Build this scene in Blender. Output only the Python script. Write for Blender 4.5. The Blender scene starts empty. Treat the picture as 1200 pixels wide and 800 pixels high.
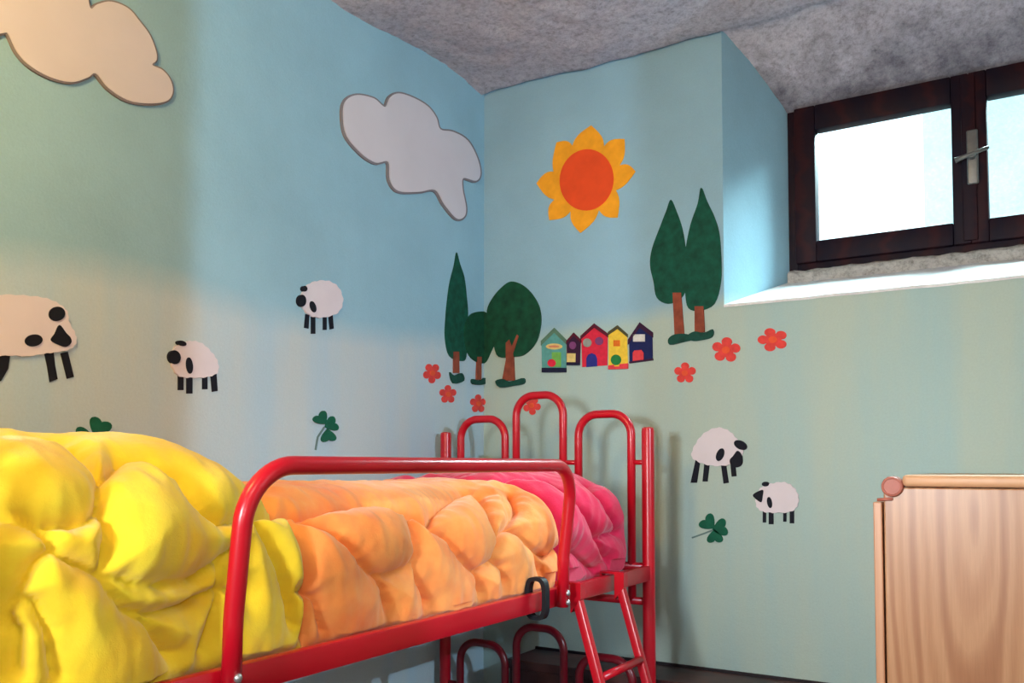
import bpy, bmesh, math, random
import numpy as np
from mathutils import Vector, Matrix, noise
from mathutils.bvhtree import BVHTree
from mathutils.geometry import delaunay_2d_cdt
random.seed(7)
S = bpy.context.scene
COL = S.collection
S.view_settings.view_transform = 'Standard'
S.view_settings.look = 'None'
S.view_settings.exposure = 0.0

# ------------------------------------------------------------------ camera
F_PX = 1035.0
YAW = math.radians(32.0)
PITCH = math.radians(2.5)
CAM = Vector((2.10, -3.133, 1.55))
HOR = 545.0
YP = HOR - F_PX * math.tan(PITCH)
cam = bpy.data.cameras.new('camera')
cam.sensor_width = 36.0
cam.lens = F_PX / 1200 * 36
cam.shift_y = (YP - 400) / 1200
cam.clip_start = 0.02
co = bpy.data.objects.new('camera', cam)
COL.objects.link(co)
co.location = CAM
co.rotation_euler = (math.pi / 2 + PITCH, 0, YAW)
S.camera = co
Rm = co.rotation_euler.to_matrix()
AX_R, AX_U, AX_F = Rm @ Vector((1, 0, 0)), Rm @ Vector((0, 1, 0)), Rm @ Vector((0, 0, -1))

def ray(px, py):
    return (AX_F + AX_R * ((px - 600) / F_PX) + AX_U * ((YP - py) / F_PX)).normalized()
def on_y(px, py, y=0.0):
    d = ray(px, py); t = (y - CAM.y) / d.y
    return CAM + d * t
def on_x(px, py, x=0.0):
    d = ray(px, py); t = (x - CAM.x) / d.x
    return CAM + d * t
def proj(p):
    v = Vector(p) - CAM
    z = v.dot(AX_F)
    return (600 + F_PX * v.dot(AX_R) / z, YP - F_PX * v.dot(AX_U) / z)
_c1, _c2 = proj((0, 0, 3)), proj((0, 0, 1))
def corner_px(y):
    return _c1[0] + (_c2[0] - _c1[0]) * (y - _c1[1]) / (_c2[1] - _c1[1])

# --------------------------------------------------------------- materials
def lin(c):
    out = []
    for v in c[:3]:
        v = v / 255.0
        out.append(v / 12.92 if v <= 0.04045 else ((v + 0.055) / 1.055) ** 2.4)
    return (out[0], out[1], out[2], 1.0)

class NT:
    def __init__(s, name):
        s.m = bpy.data.materials.new(name)
        s.m.use_nodes = True
        s.t = s.m.node_tree
        s.b = s.t.nodes['Principled BSDF']
    def n(s, kind, **kw):
        nd = s.t.nodes.new(kind)
        for k, v in kw.items():
            if k in nd.inputs: nd.inputs[k].default_value = v
            else: setattr(nd, k, v)
        return nd
    def l(s, a, b): s.t.links.new(a, b)
    def coord(s, scale=(1, 1, 1)):
        g = s.n('ShaderNodeNewGeometry')
        mp = s.n('ShaderNodeMapping')
        mp.inputs['Scale'].default_value = scale
        s.l(g.outputs['Position'], mp.inputs['Vector'])
        return mp.outputs['Vector']
    def noise(s, scale, detail=4, rough=0.55, vec=None, stretch=(1, 1, 1)):
        nd = s.n('ShaderNodeTexNoise')
        nd.inputs['Scale'].default_value = scale
        nd.inputs['Detail'].default_value = detail
        nd.inputs['Roughness'].default_value = rough
        s.l(vec or s.coord(stretch), nd.inputs['Vector'])
        return nd.outputs['Fac']
    def ramp(s, fac, stops, interp='LINEAR'):
        r = s.n('ShaderNodeValToRGB')
        r.color_ramp.interpolation = interp
        e = r.color_ramp.elements
        while len(e) < len(stops): e.new(0.5)
        for el, (p, c) in zip(e, stops):
            el.position = p; el.color = c
        s.l(fac, r.inputs['Fac'])
        return r.outputs['Color']
    def mix(s, fac, a, b, mode='MIX'):
        m = s.n('ShaderNodeMix', data_type='RGBA', blend_type=mode)
        for sock, v in ((m.inputs[0], fac), (m.inputs[6], a), (m.inputs[7], b)):
            if isinstance(v, (int, float, tuple)): sock.default_value = v
            else: s.l(v, sock)
        return m.outputs[2]
    def math(s, op, a, b=0.0):
        m = s.n('ShaderNodeMath', operation=op)
        for sock, v in ((m.inputs[0], a), (m.inputs[1], b)):
            if isinstance(v, (int, float)): sock.default_value = v
            else: s.l(v, sock)
        return m.outputs[0]
    def bump(s, h, strength=0.3, dist=0.01):
        b = s.n('ShaderNodeBump')
        b.inputs['Strength'].default_value = strength
        b.inputs['Distance'].default_value = dist
        s.l(h, b.inputs['Height'])
        s.l(b.outputs['Normal'], s.b.inputs['Normal'])

def paint(name, c, var=0.12, scale=9, rough=0.75, bump=0.15, bscale=80, metal=0.0, spec=0.3):
    t = NT(name)
    base = lin(c)
    dk = tuple(v * (1 - var) for v in base[:3]) + (1,)
    lt = tuple(min(1, v * (1 + var)) for v in base[:3]) + (1,)
    t.l(t.ramp(t.noise(scale, 5), [(0.3, dk), (0.7, lt)]), t.b.inputs['Base Color'])
    t.b.inputs['Roughness'].default_value = rough
    t.b.inputs['Metallic'].default_value = metal
    t.b.inputs['Specular IOR Level'].default_value = spec
    if bump: t.bump(t.noise(bscale, 3), bump, 0.002)
    return t.m

def wall_mat(name, axis, stops, sky, low, soft=0.05):
    """painted wall: sky blue above a hand-painted hill line, sage green below; stops = (coordinate, z)"""
    t = NT(name)
    g = t.n('ShaderNodeNewGeometry')
    sp = t.n('ShaderNodeSeparateXYZ')
    t.l(g.outputs['Position'], sp.inputs[0])
    a = sp.outputs[axis]
    lo, hi = stops[0][0], stops[-1][0]
    f = t.math('DIVIDE', t.math('SUBTRACT', a, lo), hi - lo)
    r = t.n('ShaderNodeValToRGB'); r.color_ramp.interpolation = 'B_SPLINE'
    e = r.color_ramp.elements
    while len(e) < len(stops): e.new(0.5)
    for el, (p, z) in zip(e, stops):
        v = (z - 1.5) / 1.5
        el.position = (p - lo) / (hi - lo); el.color = (v, v, v, 1)
    t.l(f, r.inputs['Fac'])
    zb = t.math('ADD', t.math('MULTIPLY', r.outputs['Color'], 1.5), 1.5)
    wob = t.math('MULTIPLY', t.math('SUBTRACT', t.noise(6, 4), 0.5), 0.05)
    dz = t.math('ADD', t.math('SUBTRACT', sp.outputs[2], zb), wob)
    fac = t.n('ShaderNodeClamp')
    t.l(t.math('ADD', t.math('DIVIDE', dz, soft), 0.5), fac.inputs[0])
    n1 = t.noise(2.2, 5, 0.6)
    skyc = t.ramp(n1, [(0.3, lin(tuple(v * .955 for v in sky))), (0.7, lin(tuple(min(255, v * 1.03) for v in sky)))])
    lo2 = (low[0] * .93, low[1] * .99, low[2] * 1.04)
    n2 = t.noise(2.0, 4, 0.6, stretch=(2.2, 2.2, 0.25))
    lowc = t.ramp(n2, [(0.36, lin(lo2)), (0.60, lin(low))])
    c = t.mix(fac.outputs[0], lowc, skyc)
    fine = t.ramp(t.noise(160, 2), [(0.3, (.94, .94, .94, 1)), (0.7, (1, 1, 1, 1))])
    t.l(t.mix(1.0, c, fine, 'MULTIPLY'), t.b.inputs['Base Color'])
    t.b.inputs['Roughness'].default_value = 0.75
    t.b.inputs['Specular IOR Level'].default_value = 0.25
    t.bump(t.math('ADD', t.noise(18, 4), t.math('MULTIPLY', t.noise(140, 3), 0.3)), 0.3, 0.006)
    return t.m

def plaster(name, c, dk, bs=1.0, grime=False):
    t = NT(name)
    n = t.noise(42, 10, 0.75)
    n2 = t.noise(3.0, 4, 0.6)
    a = t.ramp(n, [(0.30, lin(dk)), (0.52, lin(c)), (0.72, lin(tuple(min(255, v * 1.1) for v in c)))])
    b = t.ramp(n2, [(0.3, (.80, .80, .82, 1)), (0.7, (1, 1, 1, 1))])
    col = t.mix(1.0, a, b, 'MULTIPLY')
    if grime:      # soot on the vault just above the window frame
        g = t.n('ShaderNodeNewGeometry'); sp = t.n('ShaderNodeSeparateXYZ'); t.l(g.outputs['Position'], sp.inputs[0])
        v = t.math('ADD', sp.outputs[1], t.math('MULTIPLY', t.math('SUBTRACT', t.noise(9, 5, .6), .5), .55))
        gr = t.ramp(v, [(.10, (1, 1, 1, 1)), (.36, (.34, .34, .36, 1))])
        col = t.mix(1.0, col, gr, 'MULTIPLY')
    t.l(col, t.b.inputs['Base Color'])
    t.b.inputs['Roughness'].default_value = 0.95
    t.bump(t.math('ADD', t.noise(20, 8, 0.7), t.math('MULTIPLY', t.noise(90, 6, 0.7), 0.5)), bs, 0.03)
    return t.m

def wood(name, c1, c2, c3, axis=0, scale=7.0, dist=5.0, rough=0.4, stretch=(1, 1, .16), bump=0.05, rings=None, spec=.5):
    t = NT(name)
    v = t.coord(stretch)
    w = t.n('ShaderNodeTexWave', wave_type='BANDS', bands_direction='X')
    if rings:
        w.wave_type = 'RINGS'; w.rings_direction = 'Y'
        mp = v.node; mp.inputs['Location'].default_value = tuple(-rings[i] * stretch[i] for i in range(3))
    w.inputs['Scale'].default_value = scale
    w.inputs['Distortion'].default_value = dist
    w.inputs['Detail'].default_value = 3
    w.inputs['Detail Scale'].default_value = 0.9
    w.inputs['Detail Roughness'].default_value = 0.6
    t.l(v, w.inputs['Vector'])
    base = t.ramp(w.outputs['Fac'], [(0.0, lin(c2)), (0.35, lin(c1)), (0.75, lin(c1)), (1.0, lin(c3))])
    fib = t.ramp(t.noise(30, 5, 0.7, stretch=(6, 6, .25)), [(0.3, (.86, .84, .82, 1)), (0.7, (1, 1, 1, 1))])
    t.l(t.mix(1.0, base, fib, 'MULTIPLY'), t.b.inputs['Base Color'])
    t.b.inputs['Roughness'].default_value = rough
    t.b.inputs['Specular IOR Level'].default_value = spec
    if bump: t.bump(w.outputs['Fac'], bump, 0.002)
    return t.m

def cloth(name, c, c2, sheen=0.3):
    t = NT(name)
    base = t.ramp(t.noise(7, 5, 0.6), [(0.3, lin(c2)), (0.62, lin(c))])
    t.l(base, t.b.inputs['Base Color'])
    t.b.inputs['Roughness'].default_value = 0.85
    t.b.inputs['Specular IOR Level'].default_value = 0.15
    t.b.inputs['Sheen Weight'].default_value = sheen
    t.b.inputs['Subsurface Weight'].default_value = 0.0
    t.bump(t.math('ADD', t.noise(60, 5, 0.6), t.math('MULTIPLY', t.noise(500, 2), .25)), 0.35, 0.004)
    return t.m

M = {}
M['red'] = paint('red_enamel', (182, 12, 32), .05, 5, .28, .02, 200, 0, .5)
M['red_shaded'] = paint('shaded_red_enamel', (112, 8, 26), .05, 5, .3, .02, 200, 0, .5)  # same bed enamel, shade on the lower bunk put into the colour
M['steel'] = paint('zinc_steel', (190, 190, 192), .05, 50, .35, 0, 1, .8)
M['black'] = paint('black_rubber', (14, 16, 24), .1, 30, .55, .1)
M['black_paint'] = paint('black_paint', (12, 16, 30), .1, 30, .8, .1)
M['white_cut'] = paint('white_wool_paint', (214, 206, 214), .03, 12, .9, .1)
M['cloud'] = paint('cloud_white_paint', (205, 200, 208), .03, 5, .9, .1)
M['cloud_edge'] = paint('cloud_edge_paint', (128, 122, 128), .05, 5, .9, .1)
M['leaf'] = paint('dark_green_paint', (8, 74, 58), .35, 30, .8, .2)
M['leaf2'] = paint('deep_green_paint', (8, 66, 44), .35, 30, .8, .2)
M['clover'] = paint('clover_green_paint', (10, 88, 66), .2, 30, .8, .2)
M['stem_paint'] = paint('grey_green_paint', (96, 120, 118), .1, 30, .8, .2)
M['trunk'] = paint('brown_trunk_paint', (134, 66, 48), .25, 30, .8, .2)
M['grass_paint'] = paint('grass_paint', (14, 66, 56), .3, 40, .8, .2)
M['sun_o'] = paint('sun_ray_paint', (240, 160, 32), .12, 18, .8, .2)
M['sun_r'] = paint('sun_disc_paint', (228, 76, 30), .08, 14, .8, .2)
M['coral'] = paint('coral_flower_paint', (214, 66, 62), .15, 40, .8, .2)
M['coral_c'] = paint('flower_centre_paint', (222, 84, 50), .1, 40, .8, .2)
for k, c in dict(teal=(86, 150, 146), roofgreen=(84, 116, 96), pinkish=(206, 130, 96), lime=(110, 170, 80), hred=(206, 36, 62),
                 hnavy=(20, 22, 52), hplum=(52, 20, 52), grey=(140, 146, 138), cream=(216, 190, 120), purple=(120, 60, 110),
                 hblue=(40, 44, 130), yellow=(228, 190, 60), olive=(74, 72, 48), orange=(214, 106, 30), hgreen=(30, 116, 60),
                 maroon=(84, 16, 40), navy=(20, 30, 84), white=(205, 205, 200), hcoral=(214, 62, 70)).items():
    M[k] = paint('mural_' + k, c, .12, 60, .8, .2)
M['quilt_y'] = cloth('yellow_velour', (242, 214, 52), (238, 192, 34))
M['quilt_o'] = cloth('orange_velour', (250, 164, 88), (246, 132, 66))
M['quilt_p'] = cloth('pink_velour', (222, 42, 88), (210, 26, 66))
M['mattress'] = cloth('white_ticking', (205, 200, 198), (190, 186, 186), 0)
M['frame_wood'] = wood('dark_stained_wood', (28, 11, 24), (18, 9, 26), (44, 15, 22), spec=.15, rough=.6, stretch=(.3, 1, 1))
M['ledge_wood'] = wood('reddish_dark_wood', (74, 40, 40), (48, 28, 32), (92, 54, 50), rough=.45, stretch=(.15, 1, 1))
M['dark_line'] = paint('dark_trim', (30, 24, 30), .1, 10, .6)
M['pine'] = wood('pine_veneer', (192, 142, 104), (168, 114, 78), (182, 130, 92), scale=4.6, dist=5.0, rough=.35, stretch=(1, 1, .17), rings=(1.90, 0, 1.42))
M['pine_top'] = paint('pine_moulding', (212, 162, 124), .08, 12, .4, .05)
M['pine_edge'] = wood('pine_edge', (206, 152, 116), (190, 130, 94), (198, 142, 106), scale=9, dist=2, rough=.4)
M['knob'] = paint('red_brown_wood', (170, 96, 80), .1, 30, .45, .05)
M['handle'] = paint('aged_steel', (112, 110, 108), .1, 60, .45, 0, 1, .6)
M['sill'] = plaster('sill_white', (240, 240, 240), (224, 224, 228), .25)
M['rough_strip'] = plaster('rough_white_plaster', (206, 200, 194), (120, 112, 106), .8)
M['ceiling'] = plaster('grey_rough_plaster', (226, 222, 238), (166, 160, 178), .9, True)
M['floor'] = wood('floor_wood', (96, 56, 44), (70, 40, 34), (112, 66, 50), scale=3, stretch=(1, .2, 1), rough=.4)
M['plain'] = plaster('room_plaster', (214, 206, 190), (200, 192, 178), .2)
M['outer'] = plaster('outside_render', (222, 243, 244), (206, 232, 234), .4)

def glass():
    t = NT('window_glass')
    t.b.inputs['Base Color'].default_value = (0.95, 1, 1, 1)
    t.b.inputs['Roughness'].default_value = 0.0
    out = t.t.nodes['Material Output']
    tr = t.n('ShaderNodeBsdfTransparent'); gl = t.n('ShaderNodeBsdfGlossy')
    tr.inputs[0].default_value = (.93, .99, 1, 1)
    gl.inputs['Roughness'].default_value = 0.05
    mx = t.n('ShaderNodeMixShader'); mx.inputs[0].default_value = 0.06
    t.l(tr.outputs[0], mx.inputs[1]); t.l(gl.outputs[0], mx.inputs[2])
    t.l(mx.outputs[0], out.inputs['Surface'])
    return t.m
M['glass'] = glass()

# ----------------------------------------------------------------- helpers
def link(name, verts, faces, mat, parent=None, origin=None, smooth=False, kind=None):
    """verts in world coordinates; parts share the origin of their thing"""
    if parent is not None:
        O = Vector(parent['_o'])
    else:
        O = Vector(origin) if origin is not None else Vector((0, 0, 0))
    me = bpy.data.meshes.new(name)
    me.from_pydata([tuple(Vector(v) - O) for v in verts], [], faces)
    me.update()
    mats = mat if isinstance(mat, list) else [mat]
    for m in mats: me.materials.append(m)
    if smooth:
        for p in me.polygons: p.use_smooth = True
    ob = bpy.data.objects.new(name, me)
    COL.objects.link(ob)
    ob['_o'] = tuple(O)
    if parent is not None: ob.parent = parent
    else: ob.location = O
    if kind: ob['kind'] = kind
    return ob

def link_bm(name, bm, mat, parent=None, origin=None, smooth=False, kind=None):
    bmesh.ops.recalc_face_normals(bm, faces=bm.faces)
    vs = [v.co.copy() for v in bm.verts]
    bm.verts.index_update()
    fs = [[v.index for v in f.verts] for f in bm.faces]
    bm.free()
    return link(name, vs, fs, mat, parent, origin, smooth, kind)

def thing(name, label, cat, loc, group=None, kind=None):
    o = bpy.data.objects.new(name, None)
    COL.objects.link(o)
    o.location = loc; o.empty_display_size = 0.05
    o['_o'] = tuple(loc)
    if label: o['label'] = label; o['category'] = cat
    if group: o['group'] = group
    if kind: o['kind'] = kind
    return o
def tag(o, label, cat, group=None):
    o['label'] = label; o['category'] = cat
    if group: o['group'] = group
    return o

def add_box(bm, lo, hi, bev=0.0, seg=2):
    r = bmesh.ops.create_cube(bm, size=1.0)
    vs = r['verts']
    for v in vs:
        v.co = Vector(((lo[i] + hi[i]) / 2 + v.co[i] * (hi[i] - lo[i]) for i in range(3)))
    if bev:
        es = list({e for v in vs for e in v.link_edges})
        bmesh.ops.bevel(bm, geom=es, offset=bev, segments=seg, affect='EDGES', profile=0.5)
def box(name, lo, hi, mat, parent=None, bev=0.0, kind=None, origin=None, smooth=False):
    bm = bmesh.new(); add_box(bm, lo, hi, bev)
    if parent is None and origin is None:
        origin = ((lo[0] + hi[0]) / 2, (lo[1] + hi[1]) / 2, lo[2])
    return link_bm(name, bm, mat, parent, origin, smooth, kind)

def add_tube(bm, pts, r, n=14, cap=True):
    pts = [Vector(p) for p in pts]
    rings = []
    up = None
    for i, p in enumerate(pts):
        a = pts[max(0, i - 1)]; b = pts[min(len(pts) - 1, i + 1)]
        t = (b - a).normalized()
        if up is None:
            up = Vector((0, 0, 1)) if abs(t.z) < 0.9 else Vector((0, 1, 0))
        s = t.cross(up).normalized(); up = s.cross(t).normalized()
        rr = r[i] if isinstance(r, (list, tuple)) else r
        rings.append([bm.verts.new(p + (s * math.cos(2 * math.pi * k / n) + up * math.sin(2 * math.pi * k / n)) * rr) for k in range(n)])
    for A, B in zip(rings, rings[1:]):
        for k in range(n):
            bm.faces.new((A[k], A[(k + 1) % n], B[(k + 1) % n], B[k]))
    if cap:
        bm.faces.new(rings[0][::-1]); bm.faces.new(rings[-1])
def fillet(pts, rad, n=8):
    pts = [Vector(p) for p in pts]
    out = [pts[0]]
    for a, b, c in zip(pts, pts[1:], pts[2:]):
        u = (a - b).normalized(); w = (c - b).normalized()
        ang = u.angle(w)
        d = min(rad / math.tan(ang / 2), (a - b).length * .49, (c - b).length * .49)
        r = d * math.tan(ang / 2)
        p0, p1 = b + u * d, b + w * d
        cen = b + (u + w).normalized() * (r / math.sin(ang / 2))
        for k in range(n + 1):
            q = p0.lerp(p1, k / n)
            v = (q - cen)
            # slerp on the arc
            th = math.pi - ang
            e0, e1 = (p0 - cen), (p1 - cen)
            s = math.sin(th)
            v = e0 * (math.sin((1 - k / n) * th) / s) + e1 * (math.sin(k / n * th) / s)
            out.append(cen + v)
    out.append(pts[-1])
    return out
def tube(name, pts, r, mat, parent=None, n=14):
    bm = bmesh.new(); add_tube(bm, pts, r, n)
    ob = link_bm(name, bm, mat, parent, None if parent else pts[0], True)
    return ob
def autosmooth(ob, ang=40):
    me = ob.data
    for p in me.polygons: p.use_smooth = True
    me.set_sharp_from_angle(angle=math.radians(ang))
    return ob

# --------------------------------------------------------------- the room
H = 3.16
RX, RY = 3.1, -4.3
def zpt(px, py, side):
    p = on_x(px, py) if side == 'l' else on_y(px, py)
    return (p.y if side == 'l' else p.x, p.z)
ls = sorted([zpt(-160, 292, 'l'), zpt(0, 300, 'l'), zpt(130, 312, 'l'), zpt(215, 338, 'l'), zpt(300, 366, 'l'), zpt(400, 392, 'l'), zpt(500, 398, 'l'), (0.0, zpt(566, 395, 'l')[1])])
bs = sorted([(0.0, zpt(569, 395, 'b')[1]), zpt(620, 395, 'b'), zpt(680, 380, 'b'), zpt(760, 370, 'b'), (1.05, zpt(846, 358, 'b')[1] + .02), (1.4, 2.2), (3.1, 2.2)])
M['wall_l'] = wall_mat('left_wall_paint', 1, ls, (146, 186, 204), (186, 200, 204), .10)
M['wall_b'] = wall_mat('back_wall_paint', 0, bs, (144, 182, 202), (174, 190, 180), .07)

box('wall_left', (-.15, RY, 0), (0, .0, 3.3), M['wall_l'], kind='structure')
# back wall with the splayed recess of the high window
RXL, WXL = on_y(847, 200).x, on_y(924, 230, .35).x
pane_c = on_y(1137, 200, .345).x
WXR = pane_c + (pane_c - WXL)
RXR = WXR + .14
SF = on_y(850, 359, 0).z         # sill front height
WB = on_y(925, 321, .35).z       # frame bottom
SB = WB - .04                    # sill back
WT = on_y(925, 126, .35).z       # frame top
bm = bmesh.new()
V = lambda *c: bm.verts.new(c)
def quad(*p): bm.faces.new([bm.verts.new(q) for q in p])
quad((-.15, 0, 0), (RXL, 0, 0), (RXL, 0, 3.3), (-.15, 0, 3.3))
quad((RXL, 0, 0), (RXR, 0, 0), (RXR, 0, SF), (RXL, 0, SF))
quad((RXR, 0, 0), (RX + .15, 0, 0), (RX + .15, 0, 3.3), (RXR, 0, 3.3))
quad((RXL, 0, SF), (WXL, .35, SB), (WXL, .35, 3.3), (RXL, 0, 3.3))
quad((RXR, 0, SF), (WXR, .35, SB), (WXR, .35, 3.3), (RXR, 0, 3.3))
# closed outer body so that no daylight gets round the wall
quad((-.15, 0, 0), (-.15, .5, 0), (-.15, .5, 3.3), (-.15, 0, 3.3))
quad((RX + .15, 0, 0), (RX + .15, .5, 0), (RX + .15, .5, 3.3), (RX + .15, 0, 3.3))
quad((-.15, .5, 0), (WXL, .5, 0), (WXL, .5, 3.3), (-.15, .5, 3.3))
quad((WXR, .5, 0), (RX + .15, .5, 0), (RX + .15, .5, 3.3), (WXR, .5, 3.3))
quad((WXL, .5, 0), (WXR, .5, 0), (WXR, .5, SB), (WXL, .5, SB))
quad((WXL, .5, WT), (WXR, .5, WT), (WXR, .5, 3.3), (WXL, .5, 3.3))
quad((WXL, .35, SB), (WXL, .5, SB), (WXL, .5, 3.3), (WXL, .35, 3.3))
quad((WXR, .35, SB), (WXR, .5, SB), (WXR, .5, 3.3), (WXR, .35, 3.3))
quad((WXL, .35, WT), (WXR, .35, WT), (WXR, .5, WT), (WXL, .5, WT))
quad((WXL, .35, WT), (WXR, .35, WT), (WXR, .35, 3.3), (WXL, .35, 3.3))
quad((-.15, 0, 3.3), (-.15, .5, 3.3), (RX + .15, .5, 3.3), (RX + .15, 0, 3.3))
bmesh.ops.remove_doubles(bm, verts=bm.verts, dist=.0005)
link_bm('wall_back', bm, M['wall_b'], kind='structure')
# right wall; slot added so its edge cuts off the cool light
OY0, OY1 = -1.82, -1.36
bm = bmesh.new()
add_box(bm, (RX, RY, 0), (RX + .15, OY0, 3.3))
add_box(bm, (RX, OY1, 0), (RX + .15, 0, 3.3))
add_box(bm, (RX, OY0, 2.75), (RX + .15, OY1, 3.3))
link_bm('wall_right', bm, M['plain'], kind='structure')
box('wall_front', (-.15, RY - .15, 0), (RX + .15, RY, 3.3), M['plain'], kind='structure')
box('floor', (-.15, RY - .15, -.1), (RX + 1.6, .5, 0), M['floor'], kind='structure')
# unseen walls round the added cool lamp behind the slot
bm = bmesh.new()
add_box(bm, (RX + 1.5, RY, 0), (RX + 1.6, .5, 3.3))
add_box(bm, (RX + .15, .4, 0), (RX + 1.5, .5, 3.3))
add_box(bm, (RX + .15, -3.4, 0), (RX + 1.5, -3.3, 3.3))
link_bm('wall_light_bay', bm, M['plain'], kind='structure')

def ceil_z(x, y):
    z = H + .012 * noise.noise(Vector((x * 2.3, y * 2.3, 0))) + .008 * noise.noise(Vector((x * 9, y * 9, 3))) + .004 * noise.noise(Vector((x * 30, y * 30, 7)))
    if y > 0:
        z -= (H - WT + .03) * min(1, y / .36) ** 1.25
    elif y > -.25:
        z -= .012 * (1 + y / .25)
    if x < .3: z += .02 * math.sin(max(0, -y) * 5.0) * (1 - x / .3)
    return z
nx, ny = 170, 240
vs, fs = [], []
x0, x1, y0, y1 = -.1, RX + .1, RY - .1, .40
for j in range(ny + 1):
    for i in range(nx + 1):
        x = x0 + (x1 - x0) * i / nx; y = y0 + (y1 - y0) * j / ny
        vs.append((x, y, ceil_z(x, y)))
for j in range(ny):
    for i in range(nx):
        a = j * (nx + 1) + i
        fs.append((a, a + nx + 1, a + nx + 2, a + 1))
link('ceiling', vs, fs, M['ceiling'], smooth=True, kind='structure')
box('ceiling_slab', (-.15, RY - .15, 3.3), (RX + 1.6, .5, 3.4), M['plain'], kind='structure')

# sloping white sill + rough strip under the frame
bm = bmesh.new()
nseg = 40
rows = [(-.004, -.02), (-.004, .006), (.0, .008), (.17, .5), (.345, 1.0)]
pv = []
for yy, k in rows:
    row = []
    for i in range(nseg + 1):
        u = i / nseg
        f = max(0, yy) / .35
        xa = RXL + (WXL - RXL) * f; xb = RXR + (WXR - RXR) * f
        if k < 0: z = SF - .003
        elif k < .01: z = SF + k
        else: z = SF + .006 + (SB - SF) * k
        z += .003 * noise.noise(Vector((u * 14, yy * 9, 2)))
        row.append(bm.verts.new((xa + (xb - xa) * u, yy, z)))
    pv.append(row)
for A, B in zip(pv, pv[1:]):
    for i in range(nseg): bm.faces.new((A[i], A[i + 1], B[i + 1], B[i]))
link_bm('trim_1', bm, M['sill'], smooth=True, kind='structure')
bm = bmesh.new()
vsr = []
for yy, z in ((.322, SB - .01), (.318, SB + .03), (.335, WB + .006), (.40, WB + .006)):
    vsr.append([bm.verts.new((WXL + (WXR - WXL) * i / 60, yy + .006 * noise.noise(Vector((i * .35, z * 9, 0))), z + .006 * noise.noise(Vector((i * .5, yy * 9, 5))))) for i in range(61)])
for A, B in zip(vsr, vsr[1:]):
    for i in range(60): bm.faces.new((A[i], A[i + 1], B[i + 1], B[i]))
link_bm('trim_2', bm, M['rough_strip'], smooth=True, kind='structure')

# ------------------------------------------------------------- the window
win = thing('window_1', None, None, (WXL, .35, WB), kind='structure')
def ring(bm, lo, hi, w, y0, y1, bev=.004):
    (xa, za), (xb, zb) = lo, hi
    wl, wr, wb, wt = w
    add_box(bm, (xa, y0, za), (xa + wl, y1, zb), bev)
    add_box(bm, (xb - wr, y0, za), (xb, y1, zb), bev)
    add_box(bm, (xa + wl, y0, za), (xb - wr, y1, za + wb), bev)
    add_box(bm, (xa + wl, y0, zb - wt), (xb - wr, y1, zb), bev)
bm = bmesh.new()
ring(bm, (WXL - .01, WB), (WXR + .01, WT + .03), (.045, .045, .05, .06), .35, .43)
autosmooth(link_bm('window_frame', bm, M['frame_wood'], win))
px0, px1 = on_y(956, 200, .335).x, on_y(1116, 200, .335).x
pz1 = (on_y(956, 153, .335).z + on_y(1115, 121, .335).z) / 2
pz0 = (on_y(956, 282, .335).z + on_y(1117, 262, .335).z) / 2
for side in (0, 1):
    sxa, sxb = WXL + .03, pane_c
    pa, pb = px0, px1
    if side:
        sxa, sxb = pane_c, WXR - .03
        pa, pb = 2 * pane_c - px1, 2 * pane_c - px0
    sza, szb = WB + .032, WT - .02
    bm = bmesh.new()
    ring(bm, (sxa, sza), (sxb, szb), (pa - sxa, sxb - pb, pz0 - sza, szb - pz1), .325, .385, .005)
    sash = autosmooth(link_bm('window_sash', bm, M['frame_wood'], win))
    bm = bmesh.new(); add_box(bm, (pa - .005, .355, pz0 - .005), (pb + .005, .359, pz1 + .005))
    link_bm('window_pane', bm, M['glass'], sash)
bm = bmesh.new()
add_box(bm, (pane_c - .024, .314, WB + .04), (pane_c + .022, .326, WT - .03), .004)
autosmooth(link_bm('cover_strip', bm, M['frame_wood'], win))
ha, hb = on_y(1139, 152, .31), on_y(1139, 216, .31)
bm = bmesh.new(); add_box(bm, (ha.x - .018, .304, hb.z), (ha.x + .018, .314, ha.z), .006, 3)
add_tube(bm, [(ha.x, .306, (ha.z + hb.z) / 2), (ha.x, .27, (ha.z + hb.z) / 2)], .012)
hd = autosmooth(link_bm('handle', bm, M['handle'], win))
la, lb = on_y(1119, 188, .27), on_y(1159, 172, .27)
tube('lever', [la, la.lerp(lb, .3), lb], [.010, .007, .006], M['handle'], hd)
# light well outside
box('wall_outside', (1.45, 2.4, -.1), (5.5, 2.55, 4.2), M['outer'], kind='structure')

# ------------------------------------------- dark wooden ledge on the wall
lp0, lp1 = on_y(600, 752, 0), on_y(930, 800, 0)
LZ = (on_y(620, 756, 0).z + on_y(775, 777, 0).z + on_y(930, 800, 0).z) / 3
lx0 = on_y(594, 790, -.225).x
lg = thing('wooden_ledge', 'long dark reddish-brown wooden ledge low along the back wall behind the bunk bed', 'ledge', (.8, -.13, 0))
box('top_board', (lx0, -.235, LZ - .035), (1.60, -.012, LZ), M['ledge_wood'], lg, .004)
box('front_board', (lx0 + .015, -.225, 0), (1.59, -.205, LZ - .035), M['ledge_wood'], lg, .002)
box('end_panel', (lx0 + .0, -.205, 0), (lx0 + .02, -.012, LZ - .035), M['ledge_wood'], lg)
box('end_panel', (1.57, -.205, 0), (1.59, -.012, LZ - .035), M['ledge_wood'], lg)
box('back_strip', (lx0, -.012, LZ - .03), (1.60, -.002, LZ + .009), M['dark_line'], lg, .002)

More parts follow.
